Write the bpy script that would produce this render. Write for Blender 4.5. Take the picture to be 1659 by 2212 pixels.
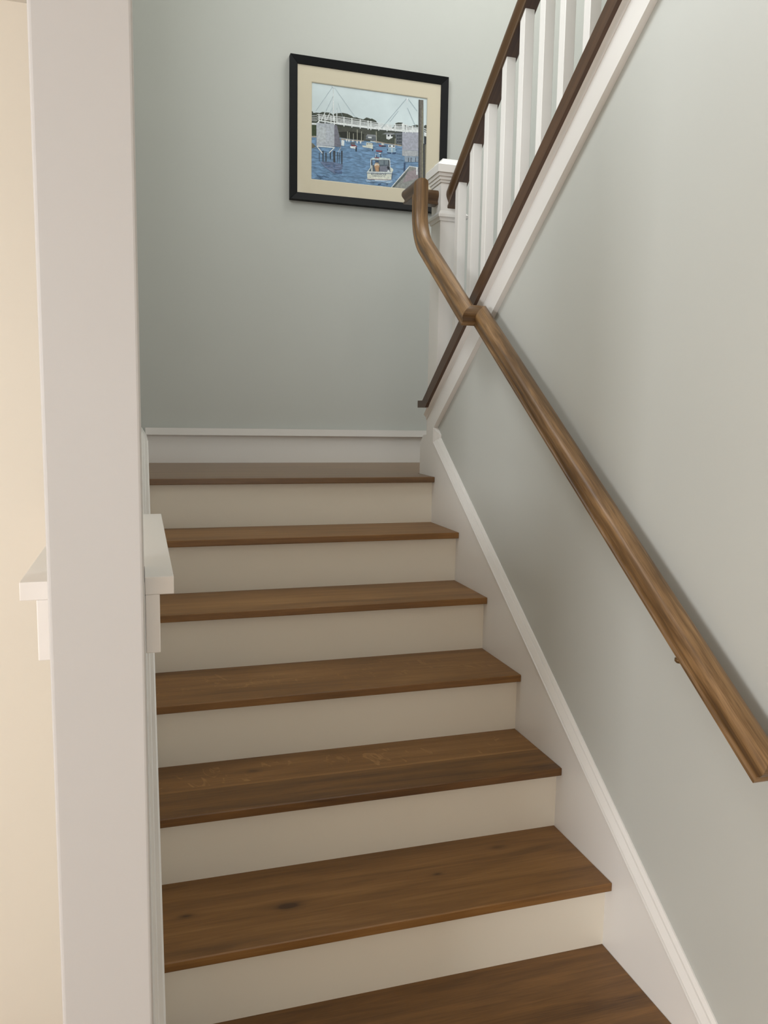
import bpy, bmesh, math, random
from mathutils import Vector, Matrix
random.seed(7)
for o in list(bpy.data.objects): bpy.data.objects.remove(o, do_unlink=True)
SC = bpy.context.scene
COL = SC.collection
FL = 1.33                       # height of the landing above the hall floor; all z below are relative to the landing

def S(r, g, b):                 # sRGB 0-255 -> linear
    f = lambda c: (c/255/12.92) if c/255 <= .04045 else ((c/255+.055)/1.055)**2.4
    return (f(r), f(g), f(b), 1)

# ---------------------------------------------------------------- camera
cam = bpy.data.cameras.new('camera'); camo = bpy.data.objects.new('camera', cam); COL.objects.link(camo)
CX, CY, CZ, YAW, PITCH, ROLL, FPX = -1.1441, -3.0143, 0.2390, 0.2990, -0.1197, 0.0161, 1702.92
fw = Vector((math.sin(YAW)*math.cos(PITCH), math.cos(YAW)*math.cos(PITCH), math.sin(PITCH)))
rt = Vector((math.cos(YAW), -math.sin(YAW), 0)); up = rt.cross(fw)
r2 = rt*math.cos(ROLL)+up*math.sin(ROLL); u2 = up*math.cos(ROLL)-rt*math.sin(ROLL)
M = Matrix((r2, u2, -fw)).transposed().to_4x4(); M.translation = Vector((CX, CY, CZ+FL))
camo.matrix_world = M
cam.sensor_fit = 'HORIZONTAL'; cam.sensor_width = 36; cam.lens = FPX/1659*36; cam.clip_start = .02
SC.camera = camo

# ---------------------------------------------------------------- light
SC.view_settings.view_transform = 'Standard'; SC.view_settings.look = 'None'; SC.view_settings.gamma = 1
SC.view_settings.use_curve_mapping = False; SC.view_settings.exposure = 0.0
W = bpy.data.worlds.new('World'); SC.world = W; W.use_nodes = True
W.node_tree.nodes['Background'].inputs[0].default_value = (.75, .85, 1, 1); W.node_tree.nodes['Background'].inputs[1].default_value = .6
def area(name, loc, target, sx, sy, power, col):
    l = bpy.data.lights.new(name, 'AREA'); l.shape = 'RECTANGLE'; l.size = sx; l.size_y = sy; l.energy = power; l.color = col
    o = bpy.data.objects.new(name, l); COL.objects.link(o); o.location = Vector(loc)+Vector((0, 0, FL))
    d = Vector(target)-Vector(loc); o.rotation_euler = d.to_track_quat('-Z', 'Y').to_euler(); return o
# daylight through the hall window (left of the camera), the hall's front window (behind the camera) and the landing window upstairs
area('hall_window_light', (-4.62, -4.1, .42), (0, -4.1, .42), 1.3, .9, 130, (.95, .965, 1))
area('front_window_light', (-.9, -6.45, .1), (-.9, 0, .1), 1.5, 1.4, 10, (.95, .97, 1))
area('skylight_daylight', (.72, -.2, 3.74), (.72, -.2, 0), .9, 1.2, 29, (1, 1, .97))
area('landing_window_light', (-1.24, -1.0, 2.4), (0, -1.0, 2.4), 1.1, 1.1, 34, (.95, .98, 1))
area('upstairs_front_fill', (-.55, -4.45, 2.75), (-.2, 0, 1.6), 1.0, 1.1, 15, (.98, .985, 1))  # added fill to brighten the baluster fronts, no known window there
ART=[('hill',[(-0.3121,1.7258),(-0.3072,1.7237),(-0.3043,1.7177),(-0.2886,1.7214),(-0.271,1.7217),(-0.2592,1.7277),(-0.2415,1.7281),(-0.2257,1.7291),(-0.2138,1.7259),(-0.2058,1.7205),(-0.196,1.7281),(-0.1761,1.7323),(-0.1562,1.7366),(-0.1302,1.7342),(-0.11,1.7274),(-0.0999,1.7213),(-0.0858,1.7244),(-0.0736,1.7207),(-0.0493,1.7181),(-0.0332,1.7293),(-0.0129,1.7261),(-0.0114,1.616),(-0.0479,1.6156),(-0.165,1.6173),(-0.3115,1.6098)]),
('hill',[(-0.0371,1.7275),(-0.0249,1.729),(-0.0146,1.7237),(-0.0045,1.7277),(0.0161,1.7199),(0.0339,1.6967),(0.0494,1.691),(0.1032,1.6936),(0.1214,1.7202),(0.1339,1.7254),(0.1568,1.7272),(0.1611,1.7211),(0.1865,1.7109),(0.2326,1.7258),(0.2421,1.725),(0.2441,1.6375),(0.1506,1.6157),(0.0672,1.6178),(-0.0357,1.6213)]),
('hill',[(0.2729,1.7248),(0.2813,1.7305),(0.293,1.7291),(0.2951,1.6432),(0.2749,1.641)]),
('darkgreen',[(-0.3118,1.6611),(-0.2893,1.6637),(-0.289,1.6115),(-0.3115,1.6089)]),
('darkhill',[(-0.1795,1.6693),(-0.0122,1.6739),(-0.0115,1.6253),(-0.0479,1.6156),(-0.159,1.618),(-0.1753,1.6439)]),
('darkhill2',[(-0.1773,1.6437),(-0.1051,1.6538),(-0.0443,1.6497),(-0.0479,1.6175),(-0.161,1.6177)]),
('water',[(-0.315,1.6036),(-0.2871,1.6056),(-0.1649,1.6162),(-0.0597,1.6171),(0.0619,1.6151),(0.1606,1.6171),(0.299,1.6142),(0.3042,1.397),(-0.314,1.4047)]),
('sand',[(-0.164,1.6146),(-0.145,1.6149),(-0.1047,1.6148),(-0.0459,1.6177),(-0.0458,1.613),(-0.1046,1.6092),(-0.164,1.6081)]),
('sand',[(0.0012,1.6217),(0.0258,1.6226),(0.0713,1.6182),(0.1087,1.6186),(0.1548,1.6181),(0.1549,1.6105),(0.1088,1.6148),(0.0259,1.6151)]),
('sand',[(-0.3115,1.6089),(-0.289,1.6097),(-0.2889,1.6051),(-0.3115,1.6025)]),
('rock',[(-0.3114,1.5768),(-0.3035,1.5731),(-0.2897,1.5608),(-0.3034,1.5538),(-0.3112,1.5511)]),
('roof',[(-0.0279,1.6493),(0.0151,1.6514),(0.0193,1.6425),(-0.0359,1.6381)]),
('greyhouse',[(-0.0338,1.6383),(0.0224,1.6447),(0.0227,1.6222),(-0.0357,1.625)]),
('white',[(-0.0236,1.6386),(-0.0052,1.6397),(-0.0052,1.6332),(-0.0236,1.632)]),
('roof',[(0.05,1.6592),(0.0705,1.6691),(0.1119,1.6719),(0.1287,1.6682),(0.1079,1.6639)]),
('white',[(0.0727,1.6599),(0.1058,1.6637),(0.1061,1.6486),(0.0855,1.6368),(0.073,1.6392)]),
('dark',[(0.0789,1.6597),(0.0893,1.6608),(0.0894,1.6524),(0.0791,1.6512)]),
('dark',[(0.0965,1.6617),(0.1059,1.6627),(0.106,1.6543),(0.0967,1.6532)]),
('greyhouse',[(0.1119,1.6719),(0.1567,1.679),(0.1568,1.6202),(0.1254,1.6205),(0.1205,1.6616)]),
('dark',[(0.1287,1.6644),(0.1346,1.6651),(0.1347,1.6572),(0.1289,1.6565)]),
('dark',[(0.1381,1.6655),(0.144,1.6662),(0.1441,1.6582),(0.1383,1.6576)]),
('dark',[(0.1465,1.6664),(0.1523,1.6671),(0.1525,1.6592),(0.1466,1.6585)]),
('dark',[(0.129,1.6484),(0.1349,1.649),(0.135,1.6411),(0.1292,1.6404)]),
('dark',[(0.1384,1.6494),(0.1443,1.6501),(0.1444,1.6421),(0.1386,1.6415)]),
('dark',[(0.1468,1.6504),(0.1526,1.651),(0.1528,1.6431),(0.1469,1.6424)]),
('dark',[(0.1293,1.6332),(0.1352,1.6339),(0.1353,1.626),(0.1295,1.6253)]),
('dark',[(0.1387,1.6343),(0.1446,1.635),(0.1447,1.627),(0.1389,1.6263)]),
('dark',[(0.1471,1.6352),(0.1529,1.6359),(0.1531,1.6279),(0.1472,1.6273)]),
('mast',[(-0.1316,1.6508),(-0.1311,1.6081),(-0.1285,1.6084),(-0.129,1.6511)]),
('mast',[(-0.1225,1.6481),(-0.1221,1.611),(-0.1195,1.6113),(-0.1199,1.6484)]),
('mast',[(-0.0813,1.6659),(-0.0806,1.6082),(-0.078,1.6085),(-0.0787,1.6662)]),
('mast',[(-0.06,1.6591),(-0.0593,1.6106),(-0.0567,1.6109),(-0.0573,1.6594)]),
('mast',[(-0.1013,1.645),(-0.101,1.6152),(-0.0983,1.6155),(-0.0987,1.6453)]),
('mast',[(0.0176,1.6686),(0.0195,1.6124),(0.0222,1.6128),(0.0203,1.6689)]),
('mast',[(0.1183,1.6462),(0.1183,1.6159),(0.121,1.6162),(0.1211,1.6465)]),
('white',[(-0.1393,1.6128),(-0.1309,1.6137),(-0.1328,1.6023),(-0.1358,1.602)]),
('white',[(-0.1273,1.6123),(-0.1188,1.6132),(-0.1207,1.6018),(-0.1237,1.6015)]),
('white',[(-0.0848,1.6096),(-0.0763,1.6105),(-0.0782,1.5991),(-0.0812,1.5988)]),
('white',[(-0.0666,1.6116),(-0.058,1.6126),(-0.0599,1.6012),(-0.063,1.6008)]),
('white',[(-0.1593,1.6068),(-0.1509,1.6077),(-0.1528,1.5964),(-0.1558,1.596)]),
('white',[(-0.1071,1.6127),(-0.0986,1.6136),(-0.1005,1.6022),(-0.1035,1.6019)]),
('white',[(-0.1619,1.6065),(-0.1459,1.6046),(-0.1476,1.5802),(-0.1607,1.5806)]),
('greyhouse',[(-0.1146,1.6025),(-0.0904,1.6052),(-0.0892,1.5904),(-0.1145,1.5876)]),
('redboat',[(-0.1125,1.5916),(-0.0842,1.5891),(-0.08,1.5821),(-0.1084,1.5827)]),
('white',[(-0.1174,1.5817),(-0.0861,1.5852),(-0.086,1.5721),(-0.1143,1.5746)]),
('dark',[(-0.0891,1.5811),(-0.082,1.58),(-0.0818,1.5594),(-0.0879,1.5607)]),
('cream',[(-0.0324,1.6104),(0.0024,1.6105),(0.0018,1.5823),(-0.0126,1.5844),(-0.0515,1.5858),(-0.0536,1.5931),(-0.0332,1.5934)]),
('dark',[(-0.0293,1.6061),(-0.0248,1.6062),(-0.0247,1.601),(-0.0292,1.6008)]),
('dark',[(-0.0201,1.6071),(-0.0156,1.6072),(-0.0156,1.602),(-0.0201,1.6018)]),
('dark',[(-0.0109,1.6081),(-0.0064,1.6082),(-0.0064,1.603),(-0.0109,1.6029)]),
('dark',[(-0.0017,1.6091),(0.0028,1.6093),(0.0029,1.604),(-0.0016,1.6039)]),
('dark',[(-0.0013,1.5829),(0.0048,1.5817),(0.004,1.5712),(-0.0012,1.5725)]),
('redboat',[(0.0322,1.6082),(0.0467,1.6042),(0.0726,1.6052),(0.0696,1.6001),(0.0365,1.5974)]),
('cream',[(0.0466,1.6145),(0.0611,1.6133),(0.0612,1.6077),(0.0477,1.6071)]),
('dark',[(0.0488,1.6025),(0.0726,1.6052),(0.0696,1.6001),(0.0468,1.5976)]),
('paleblue',[(0.077,1.5924),(0.0883,1.5974),(0.1216,1.6011),(0.1269,1.596),(0.1241,1.5786),(0.0783,1.5736)]),
('white',[(0.0829,1.6101),(0.1192,1.6141),(0.1195,1.6018),(0.0841,1.5989)]),
('dark',[(0.0881,1.6088),(0.0964,1.6097),(0.0965,1.6031),(0.0882,1.6022)]),
('dark',[(0.1078,1.611),(0.1172,1.612),(0.1173,1.6054),(0.108,1.6043)]),
('navy',[(0.0762,1.5753),(0.0991,1.5759),(0.0992,1.5683),(0.0805,1.5682)]),
('navy',[(0.1053,1.5765),(0.1251,1.5806),(0.1222,1.5698),(0.1076,1.5682)]),
('white',[(0.1012,1.5988),(0.1049,1.5993),(0.1049,1.5765),(0.102,1.5762)]),
('navy',[(0.077,1.5915),(0.0832,1.5931),(0.0823,1.5816),(0.0778,1.5811)]),
('navy',[(0.1227,1.5955),(0.1269,1.5941),(0.126,1.5864),(0.1235,1.5861)]),
('white',[(-0.2736,1.6887),(-0.2616,1.6882),(-0.2496,1.6878),(-0.2376,1.6873),(-0.2255,1.6868),(-0.2134,1.6863),(-0.2013,1.6858),(-0.1892,1.6854),(-0.1892,1.6797),(-0.2013,1.6801),(-0.2134,1.6806),(-0.2255,1.6811),(-0.2375,1.6816),(-0.2496,1.6821),(-0.2616,1.6826),(-0.2736,1.6831)]),
('shade',[(-0.2736,1.6831),(-0.2623,1.6826),(-0.2509,1.6822),(-0.2395,1.6817),(-0.2282,1.6812),(-0.2168,1.6808),(-0.2053,1.6803),(-0.1939,1.6798),(-0.1939,1.6777),(-0.2053,1.6781),(-0.2167,1.6786),(-0.2281,1.6791),(-0.2395,1.6795),(-0.2509,1.68),(-0.2622,1.6805),(-0.2736,1.6809)]),
('white',[(-0.1893,1.6898),(-0.129,1.6895),(-0.0682,1.6892),(-0.0069,1.6891),(0.055,1.6911),(0.1174,1.693),(0.1804,1.695),(0.2439,1.701),(0.2442,1.6893),(0.1807,1.6834),(0.1176,1.6814),(0.0552,1.6795),(-0.0067,1.6776),(-0.0681,1.6778),(-0.1289,1.6781),(-0.1892,1.6784)]),
('shade2',[(-0.1844,1.6784),(-0.1248,1.6781),(-0.0646,1.6777),(-0.0039,1.6777),(0.0573,1.6796),(0.119,1.6815),(0.1814,1.6834),(0.2442,1.6893),(0.2442,1.6865),(0.1814,1.6807),(0.1191,1.6788),(0.0573,1.6769),(-0.0039,1.6751),(-0.0646,1.6751),(-0.1248,1.6754),(-0.1844,1.6758)]),
('white',[(-0.3153,1.6708),(-0.3094,1.671),(-0.3034,1.6712),(-0.2974,1.6715),(-0.2915,1.6717),(-0.2855,1.6743),(-0.2796,1.6815),(-0.2736,1.6887),(-0.2736,1.6801),(-0.2795,1.6728),(-0.2854,1.6656),(-0.2914,1.6631),(-0.2974,1.6628),(-0.3033,1.6626),(-0.3093,1.6623),(-0.3153,1.6621)]),
('white',[(-0.2831,1.7147),(-0.2698,1.7147),(-0.2565,1.7147),(-0.2431,1.7147),(-0.2298,1.7148),(-0.2164,1.7148),(-0.2029,1.7148),(-0.1895,1.7162),(-0.1895,1.7132),(-0.2029,1.7118),(-0.2163,1.7118),(-0.2297,1.7117),(-0.2431,1.7117),(-0.2564,1.7117),(-0.2698,1.7117),(-0.2831,1.7116)]),
('white',[(-0.1895,1.7162),(-0.149,1.7165),(-0.1082,1.7153),(-0.0672,1.7141),(-0.0259,1.7129),(0.0157,1.7115),(0.0575,1.7099),(0.0995,1.709),(0.0996,1.7061),(0.0575,1.707),(0.0157,1.7086),(-0.0258,1.71),(-0.0671,1.7113),(-0.1082,1.7125),(-0.1489,1.7136),(-0.1895,1.7134)]),
('white',[(0.1143,1.7119),(0.1325,1.7155),(0.1508,1.7191),(0.1693,1.7184),(0.1878,1.717),(0.2064,1.7155),(0.225,1.7141),(0.2436,1.7148),(0.2436,1.7121),(0.225,1.7114),(0.2064,1.7128),(0.1878,1.7143),(0.1693,1.7157),(0.1509,1.7164),(0.1326,1.7128),(0.1143,1.7092)]),
('white',[(-0.3155,1.7032),(-0.3102,1.7042),(-0.3049,1.7053),(-0.2996,1.7063),(-0.2943,1.7074),(-0.289,1.7084),(-0.2837,1.7138),(-0.2784,1.7147),(-0.2784,1.7125),(-0.2837,1.7117),(-0.289,1.7063),(-0.2943,1.7052),(-0.2996,1.7042),(-0.3049,1.7031),(-0.3102,1.7021),(-0.3155,1.701)]),
('white',[(-0.2784,1.7065),(-0.2658,1.708),(-0.2531,1.7078),(-0.2404,1.7077),(-0.2277,1.7076),(-0.215,1.7075),(-0.2022,1.7073),(-0.1894,1.7082),(-0.1894,1.7049),(-0.2022,1.7041),(-0.2149,1.7042),(-0.2277,1.7043),(-0.2404,1.7044),(-0.2531,1.7046),(-0.2657,1.7047),(-0.2784,1.7032)]),
('white',[(-0.1847,1.7091),(-0.1448,1.7083),(-0.1047,1.7074),(-0.0643,1.7065),(-0.0237,1.7056),(0.0172,1.7048),(0.0583,1.704),(0.0996,1.7037),(0.0997,1.7002),(0.0583,1.7005),(0.0172,1.7012),(-0.0237,1.702),(-0.0643,1.7029),(-0.1047,1.7039),(-0.1448,1.7048),(-0.1847,1.7057)]),
('white',[(0.1094,1.7052),(0.1284,1.7081),(0.1475,1.7109),(0.1666,1.7113),(0.1858,1.7104),(0.205,1.7099),(0.2244,1.7093),(0.2437,1.7103),(0.2438,1.7069),(0.2244,1.7059),(0.2051,1.7065),(0.1859,1.7071),(0.1667,1.7079),(0.1475,1.7076),(0.1285,1.7047),(0.1095,1.7019)]),
('white',[(-0.3154,1.6947),(-0.3101,1.6955),(-0.3049,1.6963),(-0.2996,1.6972),(-0.2943,1.698),(-0.289,1.6988),(-0.2837,1.704),(-0.2784,1.7065),(-0.2784,1.7043),(-0.2837,1.7019),(-0.2889,1.6966),(-0.2942,1.6958),(-0.2995,1.695),(-0.3048,1.6942),(-0.3101,1.6934),(-0.3154,1.6926)]),
('white',[(-0.2783,1.7),(-0.2657,1.7026),(-0.2531,1.7024),(-0.2404,1.7022),(-0.2276,1.7019),(-0.2149,1.7017),(-0.2021,1.7014),(-0.1894,1.7019),(-0.1893,1.6986),(-0.2021,1.6982),(-0.2149,1.6984),(-0.2276,1.6987),(-0.2403,1.6989),(-0.253,1.6991),(-0.2657,1.6994),(-0.2783,1.6967)]),
('white',[(-0.1847,1.7026),(-0.1448,1.7019),(-0.1046,1.7012),(-0.0642,1.7005),(-0.0236,1.6998),(0.0172,1.6995),(0.0583,1.6994),(0.0997,1.6996),(0.0998,1.696),(0.0584,1.6959),(0.0173,1.696),(-0.0236,1.6963),(-0.0642,1.697),(-0.1046,1.6977),(-0.1447,1.6984),(-0.1846,1.6991)]),
('white',[(0.1095,1.7007),(0.1285,1.7029),(0.1476,1.7051),(0.1667,1.7055),(0.1859,1.7051),(0.2051,1.7053),(0.2244,1.7055),(0.2438,1.7068),(0.2438,1.7034),(0.2245,1.7021),(0.2052,1.7019),(0.186,1.7018),(0.1668,1.7021),(0.1476,1.7017),(0.1286,1.6995),(0.1096,1.6974)]),
('white',[(-0.3154,1.6881),(-0.3101,1.6887),(-0.3048,1.6893),(-0.2995,1.69),(-0.2942,1.6906),(-0.2889,1.6912),(-0.2836,1.6964),(-0.2783,1.7),(-0.2783,1.6978),(-0.2836,1.6942),(-0.2889,1.6891),(-0.2942,1.6884),(-0.2995,1.6878),(-0.3048,1.6872),(-0.3101,1.6865),(-0.3154,1.6859)]),
('white',[(-0.2783,1.6935),(-0.2657,1.6973),(-0.253,1.697),(-0.2403,1.6966),(-0.2276,1.6963),(-0.2149,1.6959),(-0.2021,1.6955),(-0.1893,1.6956),(-0.1893,1.6923),(-0.2021,1.6923),(-0.2148,1.6926),(-0.2276,1.693),(-0.2403,1.6934),(-0.253,1.6937),(-0.2657,1.6941),(-0.2783,1.6903)]),
('white',[(-0.1846,1.696),(-0.1447,1.6955),(-0.1046,1.695),(-0.0642,1.6946),(-0.0235,1.6941),(0.0173,1.6943),(0.0584,1.6948),(0.0998,1.6955),(0.0998,1.6919),(0.0585,1.6913),(0.0174,1.6908),(-0.0235,1.6906),(-0.0641,1.691),(-0.1045,1.6915),(-0.1447,1.692),(-0.1846,1.6925)]),
('white',[(0.1096,1.6963),(0.1286,1.6977),(0.1477,1.6992),(0.1668,1.6997),(0.186,1.6998),(0.2052,1.7008),(0.2245,1.7017),(0.2438,1.7032),(0.2439,1.6998),(0.2246,1.6983),(0.2053,1.6974),(0.1861,1.6965),(0.1669,1.6964),(0.1478,1.6959),(0.1287,1.6944),(0.1097,1.6929)]),
('white',[(-0.3154,1.6814),(-0.3101,1.6819),(-0.3048,1.6823),(-0.2995,1.6828),(-0.2942,1.6832),(-0.2889,1.6837),(-0.2836,1.6887),(-0.2783,1.6935),(-0.2783,1.6914),(-0.2836,1.6865),(-0.2889,1.6815),(-0.2942,1.681),(-0.2995,1.6806),(-0.3048,1.6801),(-0.3101,1.6797),(-0.3154,1.6792)]),
('white',[(0.0995,1.709),(0.102,1.7094),(0.1044,1.7099),(0.1069,1.7104),(0.1093,1.7109),(0.1118,1.7114),(0.1143,1.7119),(0.1167,1.7123),(0.1168,1.7097),(0.1143,1.7092),(0.1118,1.7087),(0.1094,1.7082),(0.1069,1.7077),(0.1045,1.7073),(0.102,1.7068),(0.0996,1.7063)]),
('white',[(-0.2784,1.7166),(-0.2738,1.7171),(-0.2735,1.6667),(-0.2781,1.6661)]),
('white',[(-0.2481,1.7166),(-0.2435,1.7172),(-0.2431,1.6705),(-0.2478,1.6699)]),
('white',[(-0.2177,1.7167),(-0.213,1.7173),(-0.2126,1.6692),(-0.2173,1.6687)]),
('white',[(-0.2001,1.7167),(-0.1954,1.7173),(-0.195,1.6729),(-0.1997,1.6723)]),
('white',[(-0.1886,1.7434),(-0.1838,1.744),(-0.1833,1.6813),(-0.188,1.6808)]),
('white',[(-0.1517,1.7184),(-0.147,1.719),(-0.1465,1.6724),(-0.1512,1.6718)]),
('white',[(-0.1113,1.7172),(-0.1065,1.7178),(-0.106,1.6721),(-0.1108,1.6716)]),
('white',[(-0.0682,1.716),(-0.0634,1.7166),(-0.0628,1.6719),(-0.0676,1.6713)]),
('white',[(-0.0273,1.7148),(-0.0225,1.7154),(-0.0218,1.6716),(-0.0267,1.6711)]),
('white',[(-0.0128,1.7143),(-0.0079,1.7149),(-0.0073,1.6716),(-0.0122,1.6711)]),
('white',[(0.0285,1.7128),(0.0334,1.7134),(0.034,1.674),(0.0291,1.6734)]),
('white',[(0.0725,1.7112),(0.0774,1.7118),(0.078,1.6753),(0.0731,1.6747)]),
('white',[(0.1167,1.7148),(0.1216,1.7153),(0.1222,1.68),(0.1173,1.6794)]),
('white',[(0.1586,1.721),(0.1635,1.7216),(0.1644,1.679),(0.1594,1.6785)]),
('white',[(0.176,1.7196),(0.181,1.7202),(0.1817,1.6841),(0.1767,1.6835)]),
('white',[(0.2085,1.7171),(0.2135,1.7177),(0.2143,1.6801),(0.2093,1.6795)]),
('white',[(0.1536,1.723),(0.1685,1.7225),(0.1693,1.6833),(0.1544,1.6816)]),
('white',[(-0.2058,1.8552),(-0.2062,1.6902),(-0.2006,1.6909),(-0.2037,1.8554)]),
('line',[(-0.2113,1.8484),(-0.2931,1.7279),(-0.2918,1.7272),(-0.2099,1.8477)]),
('line',[(-0.2076,1.8056),(-0.2421,1.7341),(-0.2404,1.7336),(-0.2059,1.8051)]),
('white',[(-0.2478,1.7274),(-0.2662,1.6883),(-0.2624,1.6871),(-0.244,1.7262)]),
('line',[(-0.2094,1.7533),(-0.2232,1.7255),(-0.2217,1.725),(-0.2079,1.7528)]),
('white',[(-0.2244,1.7259),(-0.2405,1.6913),(-0.2367,1.6901),(-0.2206,1.7247)]),
('line',[(-0.1983,1.8471),(-0.088,1.7193),(-0.0868,1.7202),(-0.1971,1.848)]),
('line',[(-0.1812,1.7802),(-0.1546,1.7115),(-0.1534,1.712),(-0.1801,1.7807)]),
('line',[(-0.186,1.7558),(-0.1857,1.7298),(-0.1841,1.73),(-0.1843,1.7561)]),
('line',[(-0.2147,1.8512),(-0.2006,1.8422),(-0.1994,1.8437),(-0.2135,1.8527)]),
('line',[(0.175,1.8457),(0.045,1.6875),(0.0469,1.6863),(0.1769,1.8445)]),
('line',[(0.1318,1.7801),(0.0886,1.7237),(0.0903,1.7227),(0.1336,1.7791)]),
('line',[(0.1849,1.8433),(0.2333,1.7913),(0.2353,1.7928),(0.1869,1.8449)]),
('line',[(0.1807,1.8007),(0.23,1.7102),(0.2323,1.7113),(0.1829,1.8018)]),
('linew',[(0.1753,1.8472),(0.1776,1.8253),(0.1825,1.8259),(0.1839,1.8483)]),
('pier',[(-0.2893,1.6729),(-0.2756,1.6745),(-0.1985,1.6781),(-0.1976,1.5728),(-0.2877,1.5666)]),
('pierdark',[(-0.1985,1.6744),(-0.1846,1.6742),(-0.1752,1.6347),(-0.1638,1.5877),(-0.1636,1.5719),(-0.1976,1.5719)]),
('pier2',[(-0.2844,1.6661),(-0.2409,1.6529),(-0.2405,1.5903),(-0.2838,1.5762)]),
('pile',[(-0.2751,1.5338),(-0.2709,1.5343),(-0.2715,1.493),(-0.2735,1.4927)]),
('pile',[(-0.2583,1.5451),(-0.2515,1.5459),(-0.2519,1.4887),(-0.2565,1.4882)]),
('pile',[(-0.2429,1.5373),(-0.2361,1.538),(-0.2366,1.4887),(-0.2412,1.4882)]),
('pile',[(-0.2209,1.5492),(-0.2141,1.55),(-0.2146,1.5085),(-0.2192,1.508)]),
('pile',[(-0.2038,1.5511),(-0.1919,1.5524),(-0.1922,1.4869),(-0.2019,1.4859)]),
('pile',[(-0.1833,1.547),(-0.179,1.5474),(-0.1794,1.4963),(-0.1814,1.4961)]),
('pile',[(-0.1627,1.5556),(-0.155,1.5564),(-0.1551,1.4828),(-0.1606,1.4822)]),
('pile',[(-0.1729,1.5449),(-0.1695,1.5453),(-0.1699,1.4925),(-0.1711,1.4923)]),
('reflect',[(-0.2698,1.4916),(-0.2068,1.4982),(-0.1535,1.491),(-0.155,1.47),(-0.1926,1.4405),(-0.2476,1.47)]),
('reflect2',[(-0.2033,1.4858),(-0.1913,1.487),(-0.1929,1.4693),(-0.2014,1.4716)]),
('reflect2',[(-0.1945,1.4627),(-0.1566,1.4602),(-0.1565,1.4441),(-0.1926,1.4437)]),
('reflect2',[(-0.251,1.4824),(-0.2135,1.4799),(-0.2237,1.4677)]),
('white',[(-0.2869,1.5615),(-0.1967,1.565),(-0.1964,1.5698),(-0.2865,1.5663)]),
('white',[(-0.2884,1.5625),(-0.2596,1.5315),(-0.2563,1.5343),(-0.2851,1.5653)]),
('white',[(-0.198,1.5677),(-0.2257,1.5397),(-0.2227,1.5371),(-0.1951,1.5652)]),
('pier',[(-0.165,1.5717),(-0.1798,1.5477),(-0.177,1.5464),(-0.1622,1.5704)]),
('pierR',[(0.1567,1.6809),(0.2429,1.6889),(0.2445,1.5715),(0.1579,1.566)]),
('pierR2',[(0.1573,1.5936),(0.2439,1.5992),(0.2445,1.5715),(0.1579,1.566)]),
('shade',[(0.1594,1.5929),(0.2417,1.5971),(0.2418,1.599),(0.1595,1.5947)]),
('white',[(0.1703,1.69),(0.1762,1.6907),(0.1756,1.6774),(0.1714,1.6778)]),
('white',[(0.2081,1.6944),(0.214,1.6951),(0.2134,1.6817),(0.2092,1.6822)]),
('pierwater',[(0.1705,1.5664),(0.2424,1.5703),(0.2451,1.5447),(0.1732,1.5371)]),
('pile',[(0.1907,1.56),(0.1945,1.5604),(0.1945,1.5394),(0.1911,1.539)]),
('pile',[(0.2044,1.5615),(0.2082,1.5619),(0.2082,1.5408),(0.2048,1.5404)]),
('pile',[(0.2287,1.5641),(0.2325,1.5645),(0.2326,1.5434),(0.2292,1.543)]),
('navy',[(0.1679,1.533),(0.1769,1.5339),(0.1762,1.4914),(0.1672,1.4891)]),
('dock',[(0.1025,1.4052),(0.1989,1.5194),(0.2454,1.5196),(0.2507,1.3993)]),
('dock2',[(0.1857,1.4885),(0.2456,1.5128),(0.2467,1.4649),(0.1643,1.434)]),
('dockdark',[(0.105,1.4048),(0.1174,1.4044),(0.1785,1.4741),(0.1979,1.5079)]),
('linew',[(0.1052,1.4054),(0.2016,1.5196),(0.1986,1.5217),(0.1022,1.4075)]),
('linew',[(0.1973,1.5174),(0.2452,1.5155),(0.2458,1.5192),(0.1979,1.5211)]),
('linew',[(0.2354,1.5163),(0.243,1.5171),(0.2438,1.4807),(0.2362,1.4799)]),
('pole',[(0.2406,1.8477),(0.2669,1.8488),(0.2774,1.3991),(0.2494,1.3999)]),
('poledark',[(0.2406,1.8477),(0.2481,1.8486),(0.257,1.3999),(0.2494,1.3999)]),
('polelight',[(0.2593,1.7951),(0.2651,1.8183),(0.274,1.4332),(0.2664,1.4325)]),
('white',[(0.2748,1.6907),(0.2941,1.6872),(0.2933,1.6737),(0.2751,1.6754)]),
('white',[(0.2737,1.7096),(0.293,1.707),(0.2941,1.7111),(0.2748,1.7136)]),
('white',[(0.274,1.6991),(0.2932,1.6966),(0.2943,1.7006),(0.2751,1.7032)]),
('white',[(0.2742,1.6905),(0.2934,1.688),(0.2945,1.692),(0.2753,1.6946)]),
('dark',[(0.2752,1.6707),(0.2924,1.6688),(0.2921,1.6352),(0.2761,1.6334)]),
('rock',[(0.2761,1.6334),(0.2921,1.6343),(0.2952,1.55),(0.2781,1.5482)]),
('rock',[(0.2774,1.5595),(0.2977,1.5594),(0.3016,1.3991),(0.2812,1.3994)]),
('dark',[(0.2718,1.6385),(0.2781,1.6392),(0.2837,1.3997),(0.2774,1.3991)]),
('foam',[(-0.0369,1.4332),(0.0159,1.4425),(0.105,1.4446),(0.1098,1.43),(0.0755,1.4239),(0.0251,1.4258),(-0.0279,1.4178)]),
('foam2',[(0.0755,1.4294),(0.1052,1.4337),(0.0905,1.424),(0.0711,1.4235)]),
('foam3',[(0.0116,1.4367),(0.0649,1.4392),(0.0991,1.4426),(0.0754,1.4341),(0.0161,1.429)]),
('navy',[(0.0311,1.4155),(0.0489,1.4199),(0.046,1.4128),(0.0312,1.41)]),
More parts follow.
